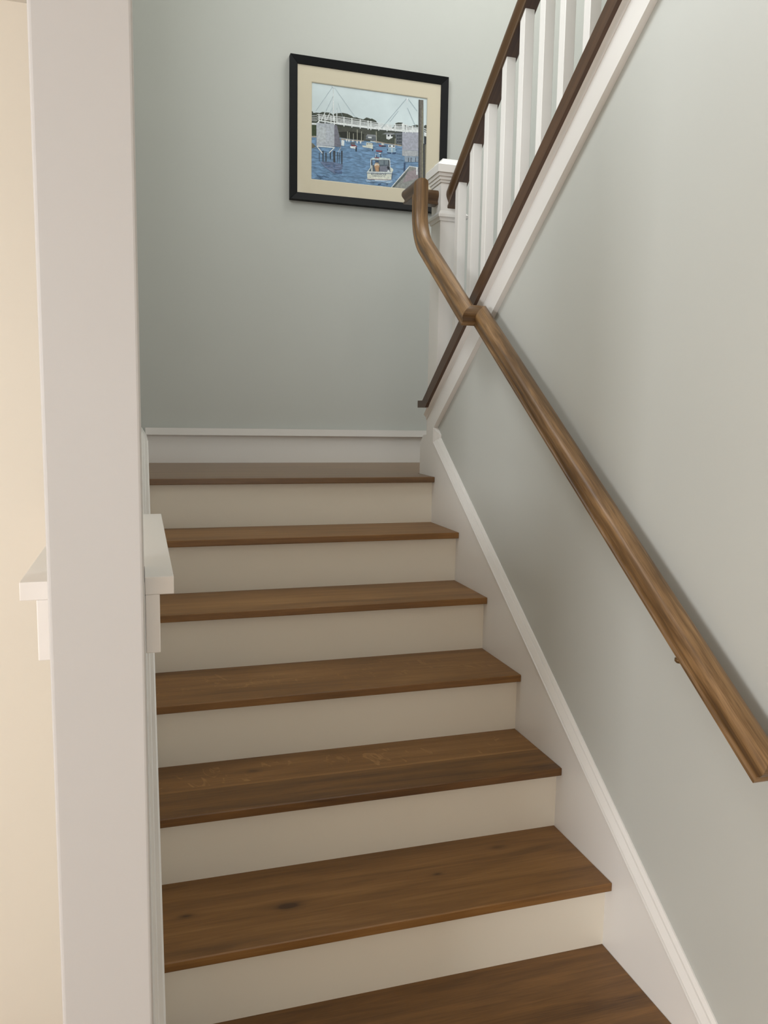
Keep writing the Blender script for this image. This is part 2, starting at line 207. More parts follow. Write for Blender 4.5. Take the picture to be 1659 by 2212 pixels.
('navy',[(0.0756,1.4226),(0.0845,1.4207),(0.0802,1.4121)]),
('navy',[(0.103,1.473),(0.1096,1.4805),(0.1051,1.4432),(0.1006,1.4428)]),
('boatrim',[(-0.0285,1.4665),(-0.0084,1.4929),(0.095,1.5036),(0.1055,1.5006),(0.1124,1.4917),(0.1045,1.4732),(-0.0285,1.4624)]),
('cream',[(0.0966,1.4996),(0.1055,1.4992),(0.1117,1.4916),(0.1045,1.4759),(0.0969,1.4792)]),
('boatin',[(-0.0183,1.4716),(-0.0068,1.489),(-0.0075,1.5307),(0.0899,1.5384),(0.0936,1.4993),(0.0962,1.4805)]),
('boatin2',[(0.0386,1.5018),(0.089,1.5097),(0.0895,1.4812),(0.0391,1.4761)]),
('water',[(-0.0001,1.5275),(0.0146,1.5277),(0.015,1.5061),(0.0017,1.5047)]),
('glassy',[(0.0352,1.5299),(0.0589,1.5324),(0.0592,1.5121),(0.0356,1.5096)]),
('glassy',[(0.0663,1.5331),(0.0856,1.5338),(0.0859,1.5135),(0.0666,1.5128)]),
('dark',[(-0.006,1.5309),(-0.0016,1.5314),(-0.0012,1.5058),(-0.0056,1.5053)]),
('dark',[(0.0855,1.5365),(0.09,1.537),(0.0912,1.51),(0.0875,1.5096)]),
('dark',[(0.0772,1.5017),(0.083,1.5091),(0.0906,1.5031),(0.0908,1.4922),(0.0818,1.4913)]),
('cream',[(-0.0041,1.5014),(0.0003,1.5019),(0.0022,1.4737),(-0.0051,1.4729)]),
('linew',[(0.0797,1.4829),(0.0863,1.4891),(0.0924,1.4856),(0.0925,1.4801),(0.0806,1.4789)]),
('white',[(-0.0096,1.5292),(-0.006,1.5295),(-0.0062,1.4917),(-0.0098,1.49)]),
('white',[(0.0899,1.5384),(0.0937,1.5387),(0.0958,1.5023),(0.0928,1.502)]),
('boatroof',[(-0.0119,1.5309),(-0.0002,1.5389),(0.0439,1.545),(0.0587,1.5452),(0.0928,1.5448),(0.0914,1.5385),(-0.0089,1.5292)]),
('shade',[(-0.0082,1.5296),(0.0907,1.5382),(0.0903,1.5364),(-0.0074,1.5278)]),
('tan',[(0.0098,1.5042),(0.0148,1.5142),(0.0207,1.5175),(0.031,1.5172),(0.0378,1.5085),(0.038,1.4936),(0.0346,1.4756),(0.0184,1.4746),(0.0137,1.4911)]),
('shirt',[(0.0106,1.5056),(0.0192,1.5174),(0.0237,1.5111),(0.0296,1.5157),(0.037,1.5097),(0.0357,1.5042),(0.0238,1.5057),(0.0136,1.5005)]),
('navy',[(0.0198,1.5269),(0.0249,1.5301),(0.0309,1.5274),(0.031,1.5213),(0.0206,1.5202)]),
('dark',[(0.0358,1.4974),(0.0387,1.4977),(0.0376,1.4759),(0.0346,1.4756)]),
('cream',[(-0.0263,1.4606),(0.1038,1.4704),(0.1021,1.4429),(-0.0248,1.433)]),
('shade',[(-0.0285,1.4645),(0.106,1.474),(0.1053,1.4699),(-0.0277,1.4605)]),
('linew',[(-0.0264,1.4694),(0.1044,1.4786),(0.1045,1.4759),(-0.0278,1.4659)]),
('redline',[(-0.0249,1.4337),(0.1021,1.4432),(0.1018,1.4412),(-0.0245,1.4317)]),
('redboat',[(0.0183,1.578),(0.0492,1.5793),(0.0486,1.5725),(0.0176,1.5718)]),
('dark',[(0.0492,1.5789),(0.0525,1.5787),(0.0515,1.5735),(0.0486,1.5732)]),
('redboat',[(0.0115,1.5422),(0.035,1.5447),(0.0351,1.54),(0.0115,1.5381)]),
('white',[(0.031,1.5652),(0.045,1.5667),(0.0421,1.561),(0.0348,1.5609)]),
('dark',[(0.0421,1.5609),(0.0434,1.5442),(0.0464,1.5446),(0.0451,1.5614)]),
('dark',[(0.0209,1.554),(0.0206,1.5432),(0.0235,1.5434),(0.0238,1.5542)]),
('white',[(0.016,1.5615),(0.0163,1.5427),(0.0184,1.5429),(0.0182,1.5618)]),
('shade',[(-0.0132,1.4426),(-0.0079,1.4431),(-0.0079,1.4399),(-0.0132,1.4393)]),
('shade',[(0.0858,1.4518),(0.0912,1.4523),(0.0912,1.4491),(0.0859,1.4485)]),
('navy',[(-0.2886,1.4283),(-0.2784,1.423),(-0.2773,1.4248),(-0.2875,1.4301)]),
('navy',[(-0.2775,1.4249),(-0.2826,1.4259),(-0.2833,1.424),(-0.2782,1.4229)]),
('navy',[(-0.2832,1.424),(-0.2696,1.4222),(-0.2691,1.4241),(-0.2827,1.426)]),
('navy',[(-0.2696,1.4221),(-0.2577,1.4209),(-0.2572,1.4229),(-0.2691,1.4241)]),
('navy',[(-0.2569,1.4211),(-0.2493,1.4259),(-0.2503,1.4275),(-0.258,1.4228)]),
('navy',[(-0.2504,1.4258),(-0.2427,1.4218),(-0.2415,1.4236),(-0.2492,1.4276)]),
('navy',[(-0.2422,1.4217),(-0.2319,1.4219),(-0.2318,1.4239),(-0.242,1.4237)]),
('navy',[(-0.2323,1.4219),(-0.2237,1.4196),(-0.2229,1.4215),(-0.2315,1.4239)]),
('navy',[(-0.2756,1.4125),(-0.2688,1.4204),(-0.2699,1.4211),(-0.2766,1.4133)]),
('navy',[(-0.27,1.4206),(-0.2683,1.4104),(-0.2669,1.4107),(-0.2686,1.4209)]),
('navy',[(-0.2671,1.4101),(-0.2603,1.4172),(-0.2613,1.418),(-0.2681,1.411)]),
('navy',[(-0.2614,1.4171),(-0.2545,1.4098),(-0.2534,1.4108),(-0.2603,1.4181)]),
('navy',[(-0.2538,1.4097),(-0.2402,1.4142),(-0.2405,1.4155),(-0.2541,1.4109)])]
# ---------------------------------------------------------------- materials
def newmat(name):
    m = bpy.data.materials.new(name); m.use_nodes = True; nt = m.node_tree
    return m, nt, nt.nodes['Principled BSDF']
def N(nt, t, **k):
    n = nt.nodes.new(t)
    for a, v in k.items():
        if a.startswith('i_'): n.inputs[a[2:].replace('_', ' ')].default_value = v
        else: setattr(n, a, v)
    return n
def paint(name, col, rough=.55, bump=.02, scale=350, var=.03):
    m, nt, b = newmat(name); L = nt.links
    tc = N(nt, 'ShaderNodeTexCoord')
    n1 = N(nt, 'ShaderNodeTexNoise'); n1.inputs['Scale'].default_value = scale; n1.inputs['Detail'].default_value = 3
    n2 = N(nt, 'ShaderNodeTexNoise'); n2.inputs['Scale'].default_value = 2.2; n2.inputs['Detail'].default_value = 2
    L.new(tc.outputs['Object'], n1.inputs['Vector']); L.new(tc.outputs['Object'], n2.inputs['Vector'])
    mx = N(nt, 'ShaderNodeMix', data_type='RGBA')
    L.new(n2.outputs['Fac'], mx.inputs['Factor'])
    mx.inputs['A'].default_value = tuple(c*(1-var) for c in col[:3])+(1,); mx.inputs['B'].default_value = tuple(min(1, c*(1+var)) for c in col[:3])+(1,)
    L.new(mx.outputs['Result'], b.inputs['Base Color']); b.inputs['Roughness'].default_value = rough
    bp = N(nt, 'ShaderNodeBump'); bp.inputs['Strength'].default_value = bump; bp.inputs['Distance'].default_value = .002
    L.new(n1.outputs['Fac'], bp.inputs['Height']); L.new(bp.outputs['Normal'], b.inputs['Normal'])
    return m
def wood(name, dark, mid, light, rough=.38, seed=0., knots=(), strips=(), flecks=None, gs=1.0, contrast=1.0):
    """oak: UV u runs along the grain in metres, v across it"""
    m, nt, b = newmat(name); L = nt.links
    uv = N(nt, 'ShaderNodeUVMap'); uv.uv_map = 'UVMap'
    sep = N(nt, 'ShaderNodeSeparateXYZ'); L.new(uv.outputs['UV'], sep.inputs[0])
    u, v = sep.outputs['X'], sep.outputs['Y']
    def mth(op, a, c=None, clamp=False):
        n = N(nt, 'ShaderNodeMath', operation=op); n.use_clamp = clamp
        for i, x in enumerate((a, c)):
            if x is None: continue
            if isinstance(x, (int, float)): n.inputs[i].default_value = x
            else: L.new(x, n.inputs[i])
        return n.outputs[0]
    def vec(a, c, z):
        n = N(nt, 'ShaderNodeCombineXYZ')
        for i, x in enumerate((a, c, z)):
            if isinstance(x, (int, float)): n.inputs[i].default_value = x
            else: L.new(x, n.inputs[i])
        return n.outputs[0]
    kd = None
    for (ku, kv, kr, ks) in knots:          # the grain swerves round a knot, the knot itself is dark
        du = mth('MULTIPLY', mth('SUBTRACT', u, ku), 1/(kr*2.4)); dv = mth('SUBTRACT', v, kv); dvs = mth('MULTIPLY', dv, 1/kr)
        d2 = mth('ADD', mth('MULTIPLY', du, du), mth('MULTIPLY', dvs, dvs))
        g = mth('DIVIDE', 1.0, mth('ADD', 1.0, d2))
        v = mth('SUBTRACT', v, mth('MULTIPLY', mth('MULTIPLY', dv, g), .75))
        kn = mth('MULTIPLY', mth('DIVIDE', .25, mth('ADD', .25, mth('POWER', d2, 1.3))), ks)
        kd = kn if kd is None else mth('MAXIMUM', kd, kn)
    def noise(vv, sc, det, rg=.55, dist=0):
        n = N(nt, 'ShaderNodeTexNoise'); n.inputs['Scale'].default_value = sc; n.inputs['Detail'].default_value = det
        n.inputs['Roughness'].default_value = rg; n.inputs['Distortion'].default_value = dist; L.new(vv, n.inputs['Vector']); return n.outputs['Fac']
    g1 = noise(vec(mth('MULTIPLY', u, 2.2*gs), mth('MULTIPLY', v, 26*gs), seed), 1.0, 4, .6, .6)
    g2 = noise(vec(mth('MULTIPLY', u, 9), mth('MULTIPLY', v, 420), seed+3), 1.0, 3, .6)
    g3 = noise(vec(mth('MULTIPLY', u, 1.0), mth('MULTIPLY', v, 5), seed+9), 1.0, 2)
    t = mth('ADD', mth('MULTIPLY', g1, .62), mth('ADD', mth('MULTIPLY', g2, .30), mth('MULTIPLY', g3, .28)))
    t = mth('ADD', mth('MULTIPLY', mth('SUBTRACT', t, .6), 1.15*contrast), .5)
    for (v0, v1, dt) in strips:         # tone bands: staves glued side by side, and painted shade on the lowest tread
        inside = mth('MULTIPLY', mth('GREATER_THAN', sep.outputs['Y'], v0), mth('LESS_THAN', sep.outputs['Y'], v1))
        t = mth('ADD', t, mth('MULTIPLY', inside, dt))
    if flecks:                          # medullary rays across a quarter-sawn stave
        f0, f1, fs = flecks
        band = mth('MULTIPLY', mth('GREATER_THAN', v, f0), mth('LESS_THAN', v, f1))
        fn = noise(vec(mth('ADD', mth('MULTIPLY', u, 34), mth('MULTIPLY', v, 10)), mth('MULTIPLY', v, 16), seed+5), 1.0, 2, .5, 1.5)
        fl = mth('MULTIPLY', mth('SUBTRACT', fn, .60, True), 9.0, True)
        t = mth('ADD', t, mth('MULTIPLY', mth('MULTIPLY', band, fl), fs))
    if kd is not None: t = mth('SUBTRACT', t, mth('MULTIPLY', kd, mth('ADD', .25, mth('MULTIPLY', g1, 1.1))))
    cr = N(nt, 'ShaderNodeValToRGB'); L.new(t, cr.inputs['Fac'])
    e = cr.color_ramp.elements; e[0].position = .08; e[0].color = dark; e[1].position = .92; e[1].color = light
    me = cr.color_ramp.elements.new(.5); me.color = mid
    L.new(cr.outputs['Color'], b.inputs['Base Color'])
    b.inputs['Roughness'].default_value = rough
    bp = N(nt, 'ShaderNodeBump'); bp.inputs['Strength'].default_value = .12; bp.inputs['Distance'].default_value = .0006
    L.new(g2, bp.inputs['Height']); L.new(bp.outputs['Normal'], b.inputs['Normal'])
    return m
def flat(name, col, rough=.6, metallic=0.):
    m, nt, b = newmat(name); L = nt.links
    tc = N(nt, 'ShaderNodeTexCoord'); n = N(nt, 'ShaderNodeTexNoise'); n.inputs['Scale'].default_value = 120; n.inputs['Detail'].default_value = 3
    L.new(tc.outputs['Object'], n.inputs['Vector'])
    mx = N(nt, 'ShaderNodeMix', data_type='RGBA'); L.new(n.outputs['Fac'], mx.inputs['Factor'])
    mx.inputs['A'].default_value = tuple(c*.86 for c in col[:3])+(1,); mx.inputs['B'].default_value = tuple(min(1, c*1.14) for c in col[:3])+(1,)
    L.new(mx.outputs['Result'], b.inputs['Base Color']); b.inputs['Roughness'].default_value = rough; b.inputs['Metallic'].default_value = metallic
    return m

M_WALL = paint('wall_paint_grey', S(196, 197, 190), .5)
M_HALL = paint('wall_paint_cream', S(234, 226, 211), .5)
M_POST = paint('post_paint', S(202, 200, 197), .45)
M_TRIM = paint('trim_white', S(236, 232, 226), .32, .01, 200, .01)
M_RISER = paint('riser_white', S(242, 234, 217), .36, .01, 200, .02)
M_CEIL = paint('ceiling_white', S(238, 236, 230), .7)
OAK = dict(dark=S(62, 40, 20), mid=S(110, 78, 44), light=S(150, 114, 72))
M_RAIL = wood('rail_oak', S(52, 34, 16), S(112, 83, 50), S(164, 128, 86), .4, 2.0, gs=1.6, contrast=1.9)
M_RAILD = wood('rail_oak_dark', S(44, 29, 16), S(86, 62, 38), S(118, 88, 56), .3, 5.0)
M_CAPW = wood('shoe_oak_dark', S(40, 24, 14), S(82, 56, 36), S(112, 80, 54), .35, 8.0)
M_FLOOR = wood('floor_oak', S(96, 68, 40), S(160, 122, 80), S(190, 152, 106), .3, 14.0)
M_BRONZE = flat('bracket_bronze', S(104, 78, 46), .4, .3)
M_FRAME = flat('frame_black', S(7, 8, 9), .6); M_FRAME.node_tree.nodes['Principled BSDF'].inputs['Specular IOR Level'].default_value = .25
M_MAT = paint('mat_board', S(216, 206, 182), .8, .02, 300, .01)

# ---------------------------------------------------------------- mesh helpers
def link(name, verts, faces, mat, parent=None, uv=None, smooth=False, bevel=0., seg=2, uvf=None, mats=None, midx=None):
    """verts in landing-relative metres; the object's origin is its parent's, or the middle of its base"""
    me = bpy.data.meshes.new(name)
    if parent is not None: org = Vector(parent['_org'])
    else:
        xs = [v[0] for v in verts]; ys = [v[1] for v in verts]; zs = [v[2] for v in verts]
        org = Vector(((min(xs)+max(xs))/2, (min(ys)+max(ys))/2, min(zs)))
    me.from_pydata([tuple(Vector(v)-org) for v in verts], [], faces)
    if mats:
        for mm in mats: me.materials.append(mm)
        for p, i in zip(me.polygons, midx): p.material_index = i
    else: me.materials.append(mat)
    if uv is not None:
        ul = me.uv_layers.new(name='UVMap')
        for p in me.polygons:
            for li, vi in zip(p.loop_indices, p.vertices): ul.data[li].uv = uv[vi]
    if bevel > 0:
        bm = bmesh.new(); bm.from_mesh(me)
        bmesh.ops.recalc_face_normals(bm, faces=bm.faces)
        bmesh.ops.bevel(bm, geom=[e for e in bm.edges if len(e.link_faces) == 2 and e.calc_face_angle(0) > .5], offset=bevel, segments=seg, affect='EDGES', profile=.5, clamp_overlap=True)
        bm.to_mesh(me); bm.free()
    else:
        bm = bmesh.new(); bm.from_mesh(me); bmesh.ops.recalc_face_normals(bm, faces=bm.faces); bm.to_mesh(me); bm.free()
    if uvf is not None:
        ul = me.uv_layers.get('UVMap') or me.uv_layers.new(name='UVMap')
        for l in me.loops: ul.data[l.index].uv = uvf(me.vertices[l.vertex_index].co+org)
    if smooth:
        for p in me.polygons: p.use_smooth = True
    o = bpy.data.objects.new(name, me); COL.objects.link(o)
    if parent is not None: o.parent = parent
    else: o.location = org+Vector((0, 0, FL))
    o['_org'] = tuple(org)
    return o
def empty(name, org, label, cat, group=None):
    o = bpy.data.objects.new(name, None); COL.objects.link(o); o.location = Vector(org)+Vector((0, 0, FL)); o['_org'] = tuple(org)
    o.empty_display_size = .05; o['label'] = label; o['category'] = cat
    if group: o['group'] = group
    return o
def struct(o, label): o['kind'] = 'structure'; o['label'] = label; return o
BF = [(0, 3, 2, 1), (4, 5, 6, 7), (0, 1, 5, 4), (1, 2, 6, 5), (2, 3, 7, 6), (3, 0, 4, 7)]
def box(name, x0, x1, y0, y1, z0, z1, mat, parent=None, bevel=0., grain=None, off=0., seg=2):
    v = [(x0, y0, z0), (x1, y0, z0), (x1, y1, z0), (x0, y1, z0), (x0, y0, z1), (x1, y0, z1), (x1, y1, z1), (x0, y1, z1)]
    uvf = None
    if grain == 'x': uvf = lambda c: (c.x+off*3.7, c.y+c.z*1.0+off*0)
    if grain == 'y': uvf = lambda c: (c.y+off*3.7, c.x+c.z+off)
    if grain == 'z': uvf = lambda c: (c.z+off*3.7, c.x+c.y+off)
    return link(name, v, BF, mat, parent, bevel=bevel, uvf=uvf, seg=seg)
def prism_x(name, poly, x0, x1, mat, parent=None, bevel=0., uvf=None):
    """a polygon in the y-z plane, thickened from x0 to x1"""
    n = len(poly); v = [(x0, y, z) for y, z in poly]+[(x1, y, z) for y, z in poly]
    f = [tuple(range(n)), tuple(range(2*n-1, n-1, -1))]+[(i, (i+1) % n, n+(i+1) % n, n+i) for i in range(n)]
    return link(name, v, f, mat, parent, bevel=bevel, uvf=uvf)
def sweep(name, prof, path, mat, parent=None, up0=(0, 0, 1), start=None, end=None, smooth=False, uoff=0., caps=True, flip=1):
    """profile (a = to the right of travel, b = up) mitred along a path; up is carried along through the bends.
    start / end: normals of the end cuts (default square)"""
    P = [Vector(p) for p in path]; D = [(P[i+1]-P[i]).normalized() for i in range(len(P)-1)]
    ups = [(Vector(up0)-D[0]*D[0].dot(Vector(up0))).normalized()]
    for i in range(1, len(D)):
        q = D[i-1].rotation_difference(D[i]); u = q @ ups[-1]; ups.append((u-D[i]*D[i].dot(u)).normalized())
    n = len(prof); per = [0.]
    for i in range(1, n): per.append(per[-1]+math.dist(prof[i], prof[i-1]))
    V = []; UVS = []; dist = 0.
    for k in range(len(P)):
        if k > 0: dist += (P[k]-P[k-1]).length
        if k == 0: d, u, nn = D[0], ups[0], Vector(start) if start else D[0]
        elif k == len(P)-1: d, u, nn = D[-1], ups[-1], Vector(end) if end else D[-1]
        else: d, u, nn = D[k-1], ups[k-1], (D[k-1]+D[k]).normalized()
        s = d.cross(u)*flip
        for i, (a, b) in enumerate(prof):
            q = P[k]+s*a+u*b; t = (P[k]-q).dot(nn)/d.dot(nn); V.append(q+d*t); UVS.append((dist+t+uoff, per[i]))
    F = []
    for k in range(len(P)-1):
        for i in range(n):
            j = (i+1) % n; F.append((k*n+i, k*n+j, (k+1)*n+j, (k+1)*n+i))
    if caps: F += [tuple(range(n-1, -1, -1)), tuple(range((len(P)-1)*n, len(P)*n))]
    o = link(name, [tuple(v) for v in V], F, mat, parent, uv=UVS)
    if smooth:
        for p in o.data.polygons: p.use_smooth = True
        try: o.data.set_sharp_from_angle(angle=math.radians(38))
        except Exception: pass
    return o

# ---------------------------------------------------------------- key sizes (metres)
R, G, NO, TT = .19, .2727, .0295, .0232      # rise, going, nosing, tread thickness
XL, XR = -1.125, 0.                          # stair between the skirt boards
BK = 1.0073                                  # back wall of the landing
WL = -1.145; WLO = -1.268                    # left stair wall faces
WR = .02                                     # right wall face
CLG = 1.088                                  # hall ceiling
TOP = 3.75                                   # upstairs ceiling
CB = .067                                    # centre line of the balustrade

# ---------------------------------------------------------------- the setting
fl = struct(box('floor', -4.75, .14, -6.6, -1.1, -FL-.05, -FL, M_FLOOR, grain='x'), 'brown oak floor of the hall')
wb = struct(box('wall_back', -1.268, 1.35, BK, BK+.12, -.05, TOP, M_WALL), 'pale grey-green wall behind the landing')
# wall under the upper flight: its top follows the flight up towards the camera, then carries the upstairs floor
sl = .745
wr = struct(prism_x('wall_right', [(.045, -FL), (.045, .30-sl*.045), (-1.45, .30+sl*1.45), (-6.6, .30+sl*1.45), (-6.6, -FL)], WR, .114, M_WALL), 'pale grey wall under the upper flight of stairs')
wlp = struct(prism_x('wall_left', [(-1.762, -FL), (BK, -FL), (BK, CLG), (-1.1, CLG), (-1.1, -.021), (-1.762, -.021)], WLO, WL-.001, M_WALL), 'half wall and stair wall behind the white post')
wh = struct(box('wall_hall', -4.75, WLO, -1.1, -.98, -FL, CLG, M_HALL), 'cream hall wall left of the white post')
wf = struct(box('wall_far_right', 1.25, 1.37, -4.6, BK, -.05, TOP, M_WALL), 'pale grey wall across the upper flight')
# hall shell with its two windows, upstairs shell with one
wlh = empty('wall_window_side', (-4.7, -3.5, -FL), 'hall wall with the window', 'wall'); del wlh['category']; wlh['kind'] = 'structure'
for a in ((-6.6, -4.8, -FL, CLG), (-3.4, -.98, -FL, CLG), (-4.8, -3.4, -FL, -.1), (-4.8, -3.4, .92, CLG)): box('wall_panel', -4.75, -4.6, a[0], a[1], a[2], a[3], M_HALL, wlh)
wfh = empty('wall_front', (-2.3, -6.55, -FL), 'hall wall behind the camera', 'wall'); del wfh['category']; wfh['kind'] = 'structure'
for a in ((-4.6, -1.7, -FL, CLG), (-.1, .02, -FL, CLG), (-1.7, -.1, -FL, -.65), (-1.7, -.1, .85, CLG)): box('wall_panel', a[0], a[1], -6.6, -6.4, a[2], a[3], M_HALL, wfh)
ce = empty('ceiling', (-2, -3.5, CLG), 'white ceilings', 'ceiling'); del ce['category']; ce['kind'] = 'structure'
box('hall_ceiling', -4.6, WR, -6.4, -1.98, CLG, CLG+.26, M_CEIL, ce)
box('hall_ceiling', -4.6, WLO, -1.98, -1.1, CLG, CLG+.26, M_CEIL, ce)
box('upper_floor', .114, 1.25, -4.6, -1.5, 1.09, 1.34, M_CEIL, ce)
for a in ((-1.268, 1.25, -4.6, -.85), (-1.268, 1.25, .45, BK), (-1.268, .24, -.85, .45), (1.2, 1.25, -.85, .45)): box('upper_ceiling', a[0], a[1], a[2], a[3], TOP, TOP+.1, M_CEIL, ce)
wu = empty('wall_upstairs', (0, -4.55, CLG+.26), 'upstairs front wall', 'wall'); del wu['category']; wu['kind'] = 'structure'
for a in ((-1.268, -1.08, 1.35, TOP), (-.02, 1.25, 1.35, TOP), (-1.08, -.02, 1.35, 2.15), (-1.08, -.02, 3.35, TOP)): box('wall_panel', a[0], a[1], -4.6, -4.4, a[2], a[3], M_WALL, wu)  # front opening left for the added fill light
for a in ((-4.4, -1.98, 1.35, TOP), (-1.98, -1.6, CLG, TOP), (-.4, BK, CLG, TOP), (-1.6, -.4, CLG, 1.8), (-1.6, -.4, 3.0, TOP)): box('wall_panel', WLO, WL-.001, a[0], a[1], a[2], a[3], M_WALL, wu)

# white post at the foot of the stairs
po = empty('wall_post', (-1.206, -1.83, -FL), 'tall white square post at the foot of the stairs, end of the half wall', 'post')
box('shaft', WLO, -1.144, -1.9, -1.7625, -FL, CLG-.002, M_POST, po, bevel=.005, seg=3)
# level cap on the half wall, notched round the post, with its apron boards
cp = empty('half_wall_cap', (-1.2, -1.5, -.11), 'flat white cap with apron boards on the low half wall behind the post', 'ledge')
def notch(name, xo0, xo1, xi0, xi1, y0, yi, y1, z0, z1, bev):
    v2 = [(xo0, y0), (xi0, y0), (xi0, yi), (xi1, yi), (xi1, y0), (xo1, y0), (xo1, y1), (xo0, y1)]
    n = 8; v = [(x, y, z0) for x, y in v2]+[(x, y, z1) for x, y in v2]
    f = [tuple(range(n)), tuple(range(2*n-1, n-1, -1))]+[(i, (i+1) % n, n+(i+1) % n, n+i) for i in range(n)]
    return link(name, v, f, M_TRIM, cp, bevel=bev)
notch('cap_board', -1.309, -1.103, WLO-.0005, -1.1435, -1.85, -1.762, -1.1005, -.021, .005, .001)
box('apron', -1.288, WLO-.0005, -1.85, -1.1005, -.108, -.0209, M_TRIM, cp, bevel=.0015)
box('apron', -1.1435, -1.123, -1.85, -1.1005, -.108, -.0209, M_TRIM, cp, bevel=.0015)

# ---------------------------------------------------------------- staircase
st = empty('staircase', (-.56, -.8, -FL), 'straight flight of brown oak treads and white risers climbing to the landing', 'staircase')
def treadmat(k):
    kw = dict(rough=.42, seed=k*4.3+1)
    if k == 5: kw.update(knots=[(-.824, -1.233-.95, .016, .9), (-1.065, -1.207-.95, .011, .45), (-.423, -1.204-.95, .008, .45), (-.214, -1.127-.95, .014, .3)], strips=[(-1.36-.95, -1.27-.95, -.06)])
    if k == 4: kw.update(knots=[(-.86, -.878-.76, .012, .4)], strips=[(-2, -.955-.76, -.16), (-.955-.76, -.945-.76, .10)], flecks=(-.935-.76, -.83-.76, .24))
    if k == 3: kw.update(strips=[(-2, -.70-.57, -.03)], flecks=(-.72-.57, -.55-.57, .16))
    if k == 2: kw.update(strips=[(-.47-.38, -.40-.38, .10)])
    if k == 6: kw.update(strips=[(-3, 3, -.16)])  # whole tread darkened: its shade under the header is put into the colour
    return wood('tread_oak_%d' % k, S(68, 42, 16), S(132, 92, 46), S(176, 132, 78), **kw)
for k in range(1, 7):
    box('tread', XL, XR, -k*G, -(k-1)*G+NO+.018, -k*R-TT, -k*R, treadmat(k), st, bevel=.0025, grain='x')
for k in range(1, 8):
    box('riser', XL, XR, -(k-1)*G+NO, -(k-1)*G+NO+.018, -k*R if k < 7 else -FL, -(k-1)*R-TT, M_RISER, st)
box('landing_nosing', XL, XR, 0, .085, -TT, 0, wood('landing_oak', S(60, 40, 22), S(112, 82, 50), S(146, 112, 74), rough=.34, seed=31.), st, bevel=.0025, grain='x')
# landing floor laid in boards
lf = struct(box('floor_landing', WLO+.12, .11, .0855, BK-.02, -.06, -.014, M_CEIL), 'landing floor of brown oak boards')
ps = [.0856+i*.1285 for i in range(8)]
for i, y in enumerate(ps):
    o = box('plank', WL+.02, .0 if y < .19 else 1.2, y, min(y+.128, BK-.018), -.0138, -.0002, wood('plank_oak_%d' % i, S(64, 44, 26), S(116, 88, 56), S(148, 116, 78), rough=.33, seed=40.+i*3), lf, bevel=.0006, grain='x')

# ---------------------------------------------------------------- skirt boards, stringer board, baseboards
BM = [(0, 0), (.004, .001), (.0045, .0055), (-.004, .0068), (-.004, .0082), (.0005, .0092), (-.0080, .0262), (-.0125, .0268), (-.0125, .0282), (-.0100, .0292), (-.0155, .0386), (-.0195, .0386), (-.0195, 0)]   # base-cap moulding: a = out from the board face
cs = math.cos(math.atan(R/G)); sk = R/G
zl = lambda y: -.4366+sk*(y+.8)              # underside of the moulding
t1 = struct(prism_x('trim_1', [(-1.95, -FL), (-1.95, zl(-1.95)), (.028, zl(.028)), (.111, zl(.028)), (.111, -.3), (.03, -FL)], XR, WR, M_TRIM), 'white skirt board along the right side of the stairs')
sweep('cap_moulding', [(-a, b) for a, b in BM], [(XR, -1.95, zl(-1.95)), (XR, .026, zl(.026)), (XR, .026, .2)], M_TRIM, t1, start=(0, 1, 0), end=(0, -.6, .8))
t2 = struct(prism_x('trim_2', [(-1.75, -FL), (-1.75, zl(-1.75)), (.028, zl(.028)), (.028, -FL)], WL, XL, M_TRIM), 'white skirt board along the left side of the stairs')
sweep('cap_moulding', BM, [(XL, -1.75, zl(-1.75)), (XL, .018, zl(.018)), (XL, BK-.019, zl(.018))], M_TRIM, t2, start=(0, 1, 0))
prism_x('landing_skirt', [(.028, -.02), (.028, zl(.028)), (BK-.019, zl(.028)), (BK-.019, -.02)], WL, XL, M_TRIM, t2)
ul = lambda y: .2215-.7424*y                 # underside of the upper stringer board
t3 = struct(prism_x('trim_3', [(.028, zl(.028)), (.028, ul(.028)), (-1.75, ul(-1.75)), (-1.75, .335+sl*1.75), (.111, .335-sl*.111), (.111, zl(.028))], XR, WR-.0005, M_TRIM), 'white sloping stringer board below the balustrade')
cu = math.cos(math.atan(sl))
COVE = [(0, 0), (.003, .002), (.004, .007), (.0075, .0125), (.0135, .0165), (.0145, .020), (-.002, .020), (-.002, 0)]
Dn = Vector((0, -1, sl)).normalized()
sweep('cove_moulding', [(-a, b) for a, b in COVE], [(XR, .1105, .312-sl*.1105), (XR, -1.75, .312+sl*1.75)], M_TRIM, t3, start=(0, -1, 0), end=(0, -1, 0), smooth=True, flip=-1)
BM2 = [(a*.9, c*.034/.0386) for a, c in BM]
b1 = struct(box('baseboard_back', XL, 1.25, BK-.018, BK-.0003, 0, .137, M_TRIM), 'white baseboard along the landing wall')
sweep('cap_moulding', [(-a, b) for a, b in BM2], [(1.25, BK-.018, .137), (XL, BK-.018, .137)], M_TRIM, b1, flip=-1)

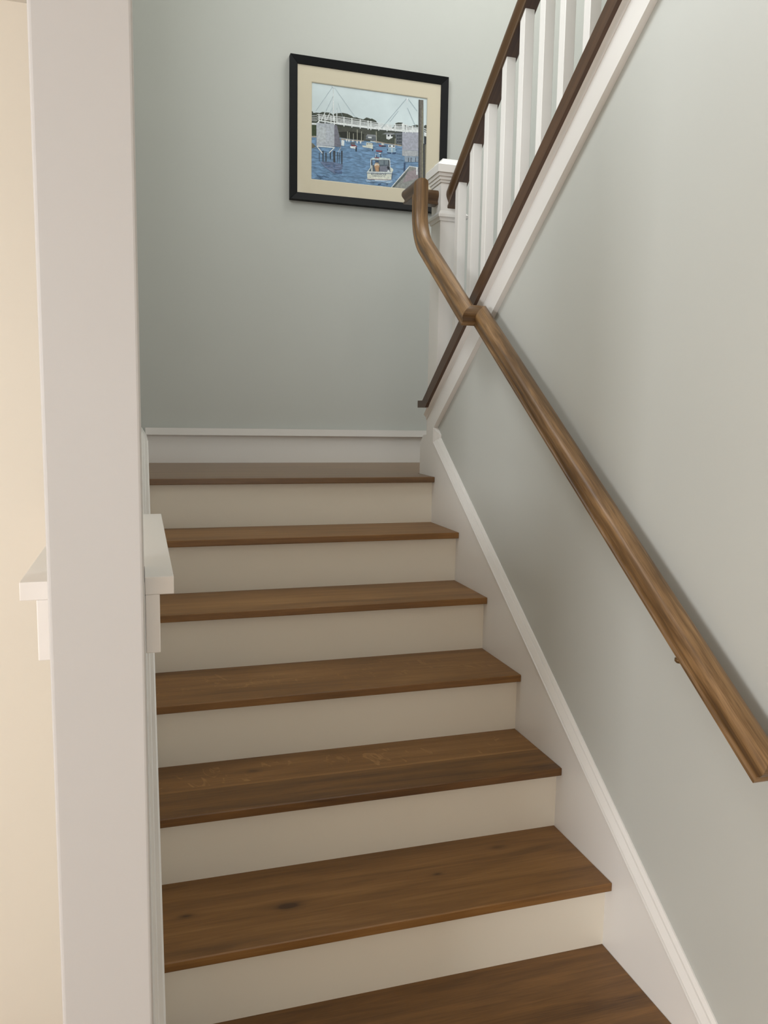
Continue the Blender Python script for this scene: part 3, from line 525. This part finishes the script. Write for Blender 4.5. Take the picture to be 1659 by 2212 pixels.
# ---------------------------------------------------------------- newel post
nw = empty('newel_post', (CB, .0965, 0), 'white square newel post with stepped cap at the landing corner', 'newel post')
NX0, NX1, NY0, NY1 = .015, .119, .0455, .1495
def ring(name, steps, mat, parent, cx, cy, bevel=0.):
    """stacked square rings: (half width, z)"""
    v = []; f = []
    for h, z in steps: v += [(cx-h, cy-h, z), (cx+h, cy-h, z), (cx+h, cy+h, z), (cx-h, cy+h, z)]
    m = len(steps)
    for i in range(m-1):
        for j in range(4): a = i*4+j; b = i*4+(j+1) % 4; f.append((a, b, b+4, a+4))
    f += [(3, 2, 1, 0), tuple((m-1)*4+j for j in range(4))]
    return link(name, v, f, mat, parent)
NC = (CB, .0975)
ring('shaft', [(.052, 0), (.052, 1.205)], M_TRIM, nw, *NC)
ring('cap', [(.0525, 1.168), (.056, 1.1685), (.058, 1.178), (.061, 1.1785), (.0625, 1.190), (.066, 1.1905), (.069, 1.203), (.073, 1.2035), (.073, 1.233), (.070, 1.237), (.050, 1.252), (.045, 1.262), (0.01, 1.266)], M_TRIM, nw, *NC)
ring('band', [(.0525, 1.022), (.056, 1.0225), (.058, 1.032), (.062, 1.036), (.064, 1.0365), (.064, 1.047), (.0525, 1.062)], M_TRIM, nw, *NC)
# plinth round the foot of the newel
pv = [(XR, .1112), (.13, .1112), (.13, .19), (XR, .19)]
box('plinth', XR+.0005, .134, .1502, .188, 0, .13, M_TRIM, nw)
box('plinth', XR+.0005, .0145, .1115, .1502, 0, .13, M_TRIM, nw)
pm = [(.188, .130), (.190, .1315), (.190, .135), (.183, .137), (.180, .140), (.1625, .156), (.1635, .158), (.152, .164), (.1503, .166), (.1503, .130)]
prism_x('plinth_moulding', pm, XR+.0005, .134, M_TRIM, nw)
prism_x('plinth_moulding', [(.1115, .13), (.1503, .13), (.1503, .166), (.1115, .17)], XR+.0005, .0145, M_TRIM, nw)

# ---------------------------------------------------------------- balustrade of the upper flight
ba = empty('balustrade', (CB, -.8, .5), 'white square balusters under a dark oak handrail along the upper flight', 'balustrade')
# dark shoe cap on the stringer: side, chamfered underside, top
zt, zu = .388, .332
sh = [(-.092, 0), (-.079, 0), (.079, 0), (.092, .008), (.092, (zt-zu)*cu), (-.092, (zt-zu)*cu), (-.092, .008)]
YE = .0445
sweep('shoe_cap', [(a, b) for a, b in sh], [(CB, YE, zu-sl*YE), (CB, -1.78, zu+sl*1.78)], M_CAPW, ba, start=(0, -1, 0), end=(0, -1, 0), flip=-1)
zk = lambda y, z0: z0-sl*y
ycut = .100
prism_x('shoe_cap_end', [(YE, zk(YE, zu)), (YE, zk(YE, zt)), (ycut+.004, zk(ycut+.004, zt)), (.160, .311), (.160, .2815), (.066, .2815)], -.025, .0145, M_CAPW, ba, bevel=.001, uvf=lambda c: (c.y, c.x+c.z))
rb = lambda y: 1.072-.747*(y-.045)           # underside of the upper handrail
BW = .034
ys = []
for i in range(7): ys += [-.055-.2615*i, -.190-.2620*i]
for i, y in enumerate(ys):
    if y < -1.7: continue
    v = []
    for x in (.05, .05+BW):
        for yy in (y, y+BW): v += [(x, yy, zk(yy, zt)-.0005), (x, yy, rb(yy)+.0015)]
    link('baluster', v, [(0, 1, 3, 2), (4, 6, 7, 5), (0, 4, 5, 1), (2, 3, 7, 6), (0, 2, 6, 4), (1, 5, 7, 3)], M_TRIM, ba, bevel=.0015)
# moulded handrail section, a = sideways, b = up
HP = [(.021, 0), (.0225, .0015), (.0225, .007), (.0195, .0095), (.0185, .0125), (.0195, .017), (.0235, .024), (.0272, .031), (.0285, .038), (.0278, .045), (.0245, .051), (.0185, .0555), (.010, .0582), (0, .0590)]
RP = HP+[(-a, b) for a, b in HP[::-1][1:]]
ur = sweep('handrail', [(a*1.05, c*1.12) for a, c in RP], [(CB, .045, rb(.045)), (CB, -1.75, rb(-1.75))], M_RAILD, ba, start=(0, -1, 0), end=(0, -1, 0), smooth=True)

# ---------------------------------------------------------------- wall handrail of the lower flight
hr = empty('stair_handrail', (-.07, -1.2, -.3), 'long brown oak handrail on the right wall, stepping out and rising to the newel', 'handrail')
m1 = .7126; zb = lambda y: .4916+m1*(y+.6)
c1, c2 = -.05, -.096; yj = -.505
th = math.atan(m1)
y_end = -1.868
rail_path = [(WR-.0005, y_end, zb(y_end)), (c1, y_end, zb(y_end)), (c1, yj, zb(yj))]
UPV = (0, -math.sin(th), math.cos(th))
sweep('rail', RP, [(c1, y_end, zb(y_end)), (c1, yj, zb(yj))], M_RAIL, hr, up0=UPV, start=Vector((1, -0, 0))*-1+Vector((0, math.cos(th), math.sin(th))), end=(Vector((0, math.cos(th), math.sin(th)))+Vector((-1, 0, 0))), smooth=True, uoff=.3)
sweep('rail_return', RP, [(WR-.0005, y_end, zb(y_end)), (c1, y_end, zb(y_end))], M_RAIL, hr, up0=UPV, end=(Vector((-1, 0, 0))+Vector((0, math.cos(th), math.sin(th)))), smooth=True, uoff=2.3)
sweep('rail_offset', RP, [(c1, yj, zb(yj)), (c2, yj, zb(yj))], M_RAIL, hr, up0=UPV, start=(Vector((-1, 0, 0))+Vector((0, math.cos(th), math.sin(th)))), end=(Vector((-1, 0, 0))+Vector((0, math.cos(th), math.sin(th)))), smooth=True, uoff=4.3)
ys0 = -.083; Rb = .22
pp = [(c2, yj, zb(yj)), (c2, ys0, zb(ys0))]
cyy, czz = ys0-Rb*math.sin(th), zb(ys0)+Rb*math.cos(th)
for i in range(1, 13):
    a = th-math.pi/2+(math.pi/2-th)*i/12
    pp.append((c2, cyy+Rb*math.cos(a), czz+Rb*math.sin(a)))
yv = pp[-1][1]; ZV = 1.090
pp.append((c2, yv, ZV))
sweep('gooseneck', RP, pp, M_RAIL, hr, up0=UPV, start=(Vector((-1, 0, 0))+Vector((0, math.cos(th), math.sin(th)))), end=(0, 1, 1), smooth=True, uoff=1.9)
sweep('level_turn', RP, [(c2, yv, ZV), (c2, .096, ZV), (.0145, .096, ZV)], M_RAILD, hr, up0=(0, 0, 1), start=(0, 1, 1), smooth=True, uoff=3.1)
# brackets: rose on the wall, curved arm, saddle under the rail
for by in (-1.648, -.497):
    bz = zb(by)
    br = box('bracket', c1-.012, c1+.012, by-.03, by+.03, bz-.004, bz-.0005, M_BRONZE, hr)
    for v in br.data.vertices: v.co.z += m1*(v.co.y+hr['_org'][1]-by)
    pts = []
    for i in range(9):
        t = i/8*math.pi/2
        pts.append((c1+.0895-.0895*math.cos(t), by, bz-.004-.05*math.sin(t)))
    circ = [(.0065*math.cos(2*math.pi*i/10), .0065*math.sin(2*math.pi*i/10)) for i in range(10)]
    sweep('bracket_arm', circ, pts, M_BRONZE, hr, up0=(0, 1, 0), smooth=True)
    c = [(.026*math.cos(2*math.pi*i/20), .026*math.sin(2*math.pi*i/20)) for i in range(20)]
    sweep('bracket_rose', c, [(WR-.0003, by, bz-.054), (WR-.008, by, bz-.054)], M_BRONZE, hr, up0=(0, 0, 1), smooth=True)
    link('bracket_knob', [(c1-.013+.009*math.cos(2*math.pi*i/12)*r, by+.009*math.sin(2*math.pi*i/12)*r, bz-.0035-h) for h, r in ((0, 1), (.006, 1), (.010, .6), (.011, .05)) for i in range(12)],
         [(a*12+i, a*12+(i+1) % 12, (a+1)*12+(i+1) % 12, (a+1)*12+i) for a in range(3) for i in range(12)]+[tuple(range(11, -1, -1)), tuple(range(36, 48))], M_BRONZE, hr, smooth=True)

# ---------------------------------------------------------------- framed picture
PX0, PX1, PZ0, PZ1 = -.422, .396, 1.298, 1.970
pc = empty('framed_picture', (-.013, BK, PZ0), 'black framed print of a harbour footbridge with lobster boat, cream mat', 'picture')
FWD = .037
def frame_rail(a, b, c, d):     # outer a-b, inner c-d, mitred
    y0, y1, yi = BK-.0005, BK-.032, BK-.022
    q = [(a, y1), (b, y1), (d, yi), (c, yi)]
    v = [(p[0], y, p[1]) for p, y in q]+[(p[0], y0, p[1]) for p, y in q]
    # a small raised lip keeps the outer edge proud
    link('frame_rail', v, BF, M_FRAME, pc, bevel=.0012)
o4 = [(PX0, PZ0), (PX1, PZ0), (PX1, PZ1), (PX0, PZ1)]
i4 = [(PX0+FWD, PZ0+FWD), (PX1-FWD, PZ0+FWD), (PX1-FWD, PZ1-FWD), (PX0+FWD, PZ1-FWD)]
for k in range(4): frame_rail(o4[k], o4[(k+1) % 4], i4[k], i4[(k+1) % 4])
# mat board with its bevelled window
w4 = [(-.316, 1.402), (.290, 1.402), (.290, 1.861), (-.316, 1.861)]
w4b = [(-.3125, 1.4055), (.2865, 1.4055), (.2865, 1.8575), (-.3125, 1.8575)]
e4 = [(PX0+.02, PZ0+.02), (PX1-.02, PZ0+.02), (PX1-.02, PZ1-.02), (PX0+.02, PZ1-.02)]
v = [(x, BK-.0165, z) for x, z in e4]+[(x, BK-.0165, z) for x, z in w4]+[(x, BK-.0135, z) for x, z in w4b]
link('mat_board', v, [(i, (i+1) % 4, 4+(i+1) % 4, 4+i) for i in range(4)]+[(4+i, 4+(i+1) % 4, 8+(i+1) % 4, 8+i) for i in range(4)], M_MAT, pc)
INK = dict(sky=(216, 229, 231), hill=(70, 76, 66), darkgreen=(62, 74, 50), darkhill=(78, 80, 72), darkhill2=(44, 46, 40), water=(114, 148, 182), sand=(170, 158, 142), rock=(112, 108, 92), roof=(138, 142, 146), greyhouse=(102, 108, 114),
 white=(232, 238, 236), dark=(40, 46, 56), mast=(190, 190, 172), cream=(222, 224, 210), redboat=(140, 66, 74), paleblue=(150, 180, 200), navy=(58, 82, 116), shade=(140, 150, 156), shade2=(74, 80, 80), line=(168, 184, 192), linew=(226, 232, 234),
 pier=(184, 190, 198), pier2=(192, 198, 202), pierdark=(122, 122, 134), pile=(66, 72, 80), reflect=(112, 128, 158), reflect2=(90, 112, 146), pierR=(172, 174, 186), pierR2=(178, 182, 186), pierwater=(150, 166, 182), dock=(148, 150, 146), dock2=(158, 146, 150), dockdark=(92, 100, 98),
 pole=(112, 106, 98), poledark=(80, 76, 72), polelight=(136, 132, 112), foam=(150, 178, 206), foam2=(170, 196, 214), foam3=(206, 220, 230), boatrim=(196, 206, 204), boatin=(88, 100, 112), boatin2=(124, 128, 142), boatroof=(204, 218, 216), glassy=(120, 134, 142), tan=(190, 152, 116), shirt=(220, 206, 186), redline=(128, 84, 92))
def inkmat(k, c):
    m, nt, b = newmat('ink_'+k); L = nt.links; b.inputs['Roughness'].default_value = .9
    tc = N(nt, 'ShaderNodeTexCoord'); mp = N(nt, 'ShaderNodeMapping'); L.new(tc.outputs['Object'], mp.inputs['Vector'])
    n = N(nt, 'ShaderNodeTexNoise'); n.inputs['Detail'].default_value = 4; L.new(mp.outputs['Vector'], n.inputs['Vector'])
    lo, hi = .9, 1.08
    if k in ('water', 'reflect', 'reflect2', 'foam'): mp.inputs['Scale'].default_value = (18, 1, 75); n.inputs['Scale'].default_value = 1.6; n.inputs['Distortion'].default_value = .8; lo, hi = .55, 1.4
    elif k == 'sky': mp.inputs['Scale'].default_value = (3, 1, 4); n.inputs['Scale'].default_value = 1.5
    else: mp.inputs['Scale'].default_value = (1, 1, 1); n.inputs['Scale'].default_value = 90; lo, hi = .8, 1.2
    cr = N(nt, 'ShaderNodeValToRGB'); L.new(n.outputs['Fac'], cr.inputs['Fac']); l = S(*c)
    cr.color_ramp.elements[0].position = .3; cr.color_ramp.elements[1].position = .7
    cr.color_ramp.elements[0].color = tuple(x*lo for x in l[:3])+(1,); cr.color_ramp.elements[1].color = tuple(min(1, x*hi) for x in l[:3])+(1,)
    L.new(cr.outputs['Color'], b.inputs['Base Color']); return m
keys = list(INK); imats = [inkmat(k, INK[k]) for k in keys]
V = []; F = []; MI = []
def lay(k, pts, i):
    y = BK-.0110-i*1.0e-5; n0 = len(V)
    V.extend((x, y, z) for x, z in pts); F.append(tuple(range(n0, n0+len(pts)))); MI.append(keys.index(k))
lay('sky', [(-.33, 1.39), (.30, 1.39), (.30, 1.88), (-.33, 1.88)], 0)
for i, (k, pts) in enumerate(ART): lay(k, pts, i+1)
pr = link('print', V, F, None, pc, mats=imats, midx=MI)
for (txt, x, z, h, k) in (('BUCKANACKA', -.0055, 1.4550, .0105, .0790), ('PERKINS COVE, ME', .0030, 1.4475, .0058, .0640)):
    fc = bpy.data.curves.new('lettering', 'FONT'); fc.body = txt; fc.size = 1
    fo = bpy.data.objects.new('lettering', fc); COL.objects.link(fo)
    bpy.context.view_layer.update(); dg = bpy.context.evaluated_depsgraph_get(); me = bpy.data.meshes.new_from_object(fo.evaluated_get(dg)); bpy.data.objects.remove(fo)
    xs = [q.co.x for q in me.vertices]; yy = [q.co.y for q in me.vertices]; x0, x1 = min(xs), max(xs); y0, y1 = min(yy), max(yy)
    org = Vector(pc['_org'])
    vv = [(x+(q.co.x-x0)/(x1-x0)*k, BK-.0134, z+(q.co.y-y0)/(y1-y0)*h+(q.co.x-x0)/(x1-x0)*k*.06) for q in me.vertices]
    link('lettering', vv, [tuple(p.vertices) for p in me.polygons], imats[keys.index('navy')], pr)
# glazing
gm, nt, b = newmat('picture_glass'); nt.nodes.remove(b); L = nt.links
lw = N(nt, 'ShaderNodeLayerWeight'); lw.inputs['Blend'].default_value = .5
pw = N(nt, 'ShaderNodeMath', operation='POWER'); pw.inputs[1].default_value = 5.0; L.new(lw.outputs['Facing'], pw.inputs[0])
fr = N(nt, 'ShaderNodeMath', operation='MULTIPLY_ADD'); fr.inputs[1].default_value = .96; fr.inputs[2].default_value = .04; L.new(pw.outputs[0], fr.inputs[0])
tr = N(nt, 'ShaderNodeBsdfTransparent'); gl = N(nt, 'ShaderNodeBsdfGlossy'); gl.inputs['Roughness'].default_value = .03
gn = N(nt, 'ShaderNodeTexNoise'); gn.inputs['Scale'].default_value = 3; mr = N(nt, 'ShaderNodeMapRange'); mr.inputs['To Min'].default_value = .02; mr.inputs['To Max'].default_value = .05
L.new(gn.outputs['Fac'], mr.inputs['Value']); L.new(mr.outputs['Result'], gl.inputs['Roughness'])
mxs = N(nt, 'ShaderNodeMixShader'); L.new(fr.outputs[0], mxs.inputs['Fac']); L.new(tr.outputs[0], mxs.inputs[1]); L.new(gl.outputs[0], mxs.inputs[2])
L.new(mxs.outputs[0], nt.nodes['Material Output'].inputs['Surface'])
link('glass', [(x, BK-.0180, z) for x, z in e4], [(0, 1, 2, 3)], gm, pc)

PL = dict(riser='white painted riser', shoe_cap='dark brown oak shoe cap', handrail='dark brown oak handrail', bracket='bronze rail bracket', mat_board='cream mat board', print='painting of a footbridge over a harbour with boats', frame_rail='black frame', cap_moulding='white moulded cap')
for o in bpy.data.objects:
    if o.parent and o.name.split('.')[0] in PL: o['label'] = PL[o.name.split('.')[0]]
    if '_org' in o: del o['_org']
